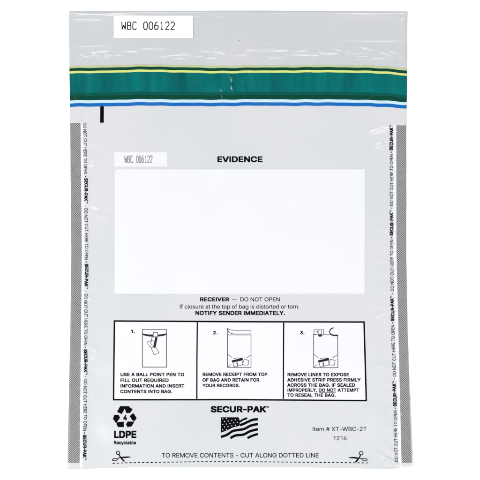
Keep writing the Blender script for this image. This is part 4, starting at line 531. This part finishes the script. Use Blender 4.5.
steps = {0: Print(), 1: Print(), 2: Print()}
for t, x0, x1, y in (('USE A BALL POINT PEN TO', 120.2, 184.2, 376.0), ('FILL OUT REQUIRED', 120.2, 168.7, 381.7),
                     ('INFORMATION AND INSERT', 120.2, 184.3, 387.4), ('CONTENTS INTO BAG.', 120.2, 172.2, 393.0),
                     ('REMOVE RECEIPT FROM TOP', 202.3, 267.2, 375.9), ('OF BAG AND RETAIN FOR', 202.3, 259.2, 381.5),
                     ('YOUR RECORDS.', 202.3, 239.6, 387.0),
                     ('REMOVE LINER TO EXPOSE', 287.0, 348.8, 376.1), ('ADHESIVE STRIP PRESS FIRMLY', 287.0, 360.2, 381.4),
                     ('ACROSS THE BAG. IF SEALED', 287.0, 354.8, 386.6), ('IMPROPERLY, DO NOT ATTEMPT', 287.0, 358.8, 391.6),
                     ('TO RESEAL THE BAG.', 287.0, 335.4, 396.6),
                     ('1.', 130.4, 135.0, 333.0), ('2.', 212.6, 217.6, 334.3), ('3.', 299.6, 304.4, 334.3)):
    if len(t) == 2:
        Print().text(t, x0, x1, y, 3.5, 1).make('step_number', M_INK, 0.18, panel); continue
    steps[0 if x0 < 190 else 1 if x0 < 280 else 2].text(t, x0, x1, y, 3.5, 1)
steps[2].line([(318.8, 392.3), (335.4, 392.3)], .4)
for st in steps.values():
    st.make('step_lettering', M_INK, 0.18, panel)

def smooth(pts, n=6):
    xs = np.array([p[0] for p in pts]); ys = np.array([p[1] for p in pts]); P = [np.array(p, float) for p in pts]
    P = [2 * P[0] - P[1]] + P + [2 * P[-1] - P[-2]]; out = []
    for i in range(1, len(P) - 2):
        for t in np.linspace(0, 1, n, endpoint=False):
            out.append(tuple(.5 * (2 * P[i] + (P[i + 1] - P[i - 1]) * t + (2 * P[i - 1] - 5 * P[i] + 4 * P[i + 1] - P[i + 2]) * t * t
                                   + (3 * P[i] - P[i - 1] - 3 * P[i + 1] + P[i + 2]) * t ** 3)))
    return out + [tuple(P[-2])]
def lower(p, x):
    """money and pen lying at the bottom of the little bag whose left edge is x"""
    p.line([(x + .3, 354.2), (x + 4.6, 357.4)], .5).line([(x + 23.2, 354.8), (x + 18.6, 357.8)], .5)
    p.line([(x + .3, 367), (x + 3.6, 364.3)], .5)
    p.line([(x + 5.2, 361.8), (x + 6.4, 366.8), (x + 10.4, 365.8), (x + 9.4, 361.2)], .5)
    p.line([(x + 8.8, 362.6), (x + 10.2, 366.0), (x + 15.6, 364.4), (x + 14.2, 359.9)], .5)
    p.line([(x + 14.8, 364.8), (x + 20.4, 365.0), (x + 21.4, 360.4), (x + 16.6, 358.9), (x + 14.8, 364.8)], .5)
    p.line([(x + 5.8, 358.4), (x + 9.4, 357.8), (x + 15, 358.0)], .5)
    p.poly([(x + 4.0, 360.3), (x + 14.8, 357.7), (x + 15.6, 360.0), (x + 4.8, 362.5)])

i1 = Print()
i1.line([(142.5, 329.5), (166.6, 329.5), (166.6, 366.9), (142.5, 366.9)], .65, True)
i1.poly([(142.9, 333.3), (147.5, 334.2), (153.2, 334.4), (153.2, 336.6), (148, 336.2), (142.9, 334.9)])
i1.poly([(158.0, 334.4), (162, 334.1), (166.3, 333.2), (166.3, 334.9), (162, 336.0), (158.0, 336.4)])
i1.line([(153.6, 332.4), (157.8, 332.4), (157.6, 336.4), (153.4, 336.4)], .5, True)
i1.poly([(155.4, 336.9), (157.8, 337.0), (155.6, 347.6), (153.2, 347.3)])
i1.line([(154.0, 337.0), (151.8, 337.4), (151.4, 340.4), (154.2, 340.8)], .45)
i1.line([(151.6, 340.2), (147.4, 341.8), (149.6, 346.4), (153.2, 347.6)], .45)
i1.line([(152.2, 340.8), (150.4, 342.6), (152.6, 345.8)], .45)
i1.line([(150.6, 346.4), (154.4, 354.8), (159.2, 352.4), (155.4, 346.6)], .5)
i1.make('step_drawing', M_THIN, 0.18, panel)
i2 = Print()
i2.line([(227.6, 334.8), (251.0, 334.8), (251.0, 367.2), (227.6, 367.2)], .6, True)
i2.line([(227.6, 334.8), (227.5, 328.2), (230, 329.5), (234.4, 330.4), (251.0, 330.3), (251.0, 334.8)], .5)
i2.line([(227.8, 328.6), (228.6, 331.8), (231.4, 333.4), (235, 333.9), (250.8, 333.8)], .55)
lower(i2, 227.6)
i2.make('step_drawing', M_THIN, 0.18, panel)
i3 = Print()
i3.line([(323.6, 334.6), (337.6, 334.8), (337.7, 367.5), (313.5, 367.5), (313.4, 334.4), (316.6, 334.4)], .6)
i3.line([(313.8, 334.2), (313.8, 329.8), (323.4, 329.6), (323.6, 334.0), (321.8, 335.8), (318.6, 335.8), (317.8, 333.6)], .5)
i3.line([(315.2, 331.2), (317.6, 331.0), (317.4, 333.4)], .4).line([(318.6, 330.2), (318.8, 334.0)], .5).line([(321.0, 330.2), (321.2, 334.2)], .5)
i3.poly([(318.0, 334.2), (321.8, 334.0), (321.4, 336.4), (318.6, 336.6)])
hook = smooth([(333.9, 327.6), (331.2, 328.6), (329.6, 331.0), (330.2, 333.6), (333, 335.1), (337.4, 335.3)], 3)
i3.line(hook, 1.1, taper=list(np.interp(np.linspace(0, 1, len(hook)), [0, .2, .4, .6, .8, 1], [.8, 1.2, .9, 1.0, 1.5, 1.6])))
lower(i3, 313.6)
i3.make('step_drawing', M_THIN, 0.18, panel)

# recycling mark
rc = Print()
for P in ([(165, 46), (305, 46), (325, 68), (366, 95), (325, 155), (264, 158), (240, 85), (190, 175), (115, 138)],
          [(375, 155), (430, 235), (402, 280), (368, 282), (316, 205)],
          [(285, 290), (396, 292), (345, 374), (302, 374), (290, 392), (256, 335), (272, 312)],
          [(120, 302), (225, 292), (225, 382), (132, 382), (104, 330)],
          [(70, 185), (140, 185), (165, 230), (118, 298), (102, 322), (50, 250)]):
    rc.poly([(110 + x / 16, 403 + y / 16) for x, y in P])
rc.text('4', 123.1, 127.0, 420.2, 5.6, 2)
rc.make('recycling_mark', M_INK)
Print().text('LDPE', 113.4, 136.2, 437.9, 7.6, 2).text('Recyclable', 113.6, 136.0, 444.2, 3.7, 1).make('material_lettering', M_INK)

# brand and flag
Print().text('SECUR-PAK', 210.2, 265.4, 412.2, 6.4, 2).text('TM', 265.3, 269.0, 407.6, 1.7, 1).make('brand_lettering', M_INK)
fl = Print()
fl.poly([(221, 417), (238.6, 417), (240, 421), (239.4, 425.6), (233, 427.2), (227, 430.2), (221, 432.4)])
for pts, wd in (([(239.8, 421.6), (243, 419.4), (247.2, 417.8)], 1.9),
                ([(239.9, 424.9), (243.6, 423.6), (247.3, 421.8), (252.6, 419.6), (257.9, 418.9)], 2.5),
                ([(221, 436.7), (227, 434.5), (232.5, 430.9), (238.5, 429.7), (244.4, 428.6), (250.6, 425.4), (257.9, 423.7)], 2.5),
                ([(230.4, 437.8), (235.6, 435.2), (243.4, 434.3), (250, 431.0), (257.9, 428.9)], 2.5),
                ([(247.4, 437.8), (252.8, 435.3), (257.9, 433.7)], 2.4)):
    fl.line(smooth(pts), wd)
flag = fl.make('flag_emblem', M_INK)
stz = Print()
for r_ in range(5):
    for c_ in range(5 if r_ % 2 == 0 else 4):
        x = 222.8 + c_ * 3.6 + (1.8 if r_ % 2 else 0); y = 418.6 + r_ * 2.75 - .12 * (x - 222) + .2 * math.sin((x - 221) / 3)
        if y < 417.7 or y > 431.4 - (x - 221) * .36: continue
        stz.poly([(x + (.72 if q % 2 == 0 else .34) * math.sin(q * math.pi / 5), y - (.72 if q % 2 == 0 else .34) * math.cos(q * math.pi / 5)) for q in range(10)])
stz.make('flag_stars', M_WHITE, 0.2, flag)

Print().text('Item # XT-WBC-2T', 312.0, 366.6, 430.9, 4.3, 0).text('1216', 332.6, 346.8, 440.0, 4.1, 0).make('item_lettering', M_THIN)

# cutting line
Print().text('TO REMOVE CONTENTS - CUT ALONG DOTTED LINE', 161.4, 318.8, 457.4, 4.5, 0).make('cutting_lettering', M_INK)
cl = Print()
yl = lambda x: float(np.interp(x, [112, 130, 200, 250, 300, 370], [463.2, 462.6, 461.6, 461.6, 462.1, 462.8]))
x = 112.6
while x < 366.5:
    cl.line([(x, yl(x)), (x + 2.3, yl(x + 2.3))], .85); x += 4.22
cl.make('dashed_line', M_INK, 0.16)
s1 = Print()
s1.ring(118.1, 452.7, 1.75, 1.7, .8).ring(114.9, 459.5, 2.6, 1.15, .75, -.12)
s1.line([(119.0, 454.4), (120.0, 456.0), (120.6, 457.6)], 1.15).line([(117.3, 459.4), (118.6, 458.0), (121.0, 457.2)], .8)
s1.line([(120.0, 457.4), (124, 457.2), (128, 457.0), (131.0, 456.8)], 1, taper=[1.2, 1.5, 1.4, .4])
s1.line([(120.8, 457.6), (122.4, 459.2), (124.6, 461.4)], 1, taper=[.9, 1.6, 1.4])
s1.make('scissors_icon', M_INK, 0.2)
s2 = Print()
s2.ring(361.1, 453.0, 1.9, 1.7, .75, -.2).ring(364.5, 459.5, 2.6, 1.2, .7, .1)
s2.line([(360.4, 454.9), (359.8, 456.4), (359.2, 458.0)], 1.15).line([(362.2, 459.0), (360.6, 458.2), (358.6, 457.6)], .8)
s2.line([(359.4, 458.2), (356, 457.8), (352, 457.5), (348.4, 457.7)], 1, taper=[1.1, 1.5, 1.5, .4])
s2.line([(358.6, 458.2), (357.4, 459.8), (355.6, 461.9)], 1, taper=[.9, 1.7, 1.5])
s2.make('scissors_icon', M_INK, 0.2)
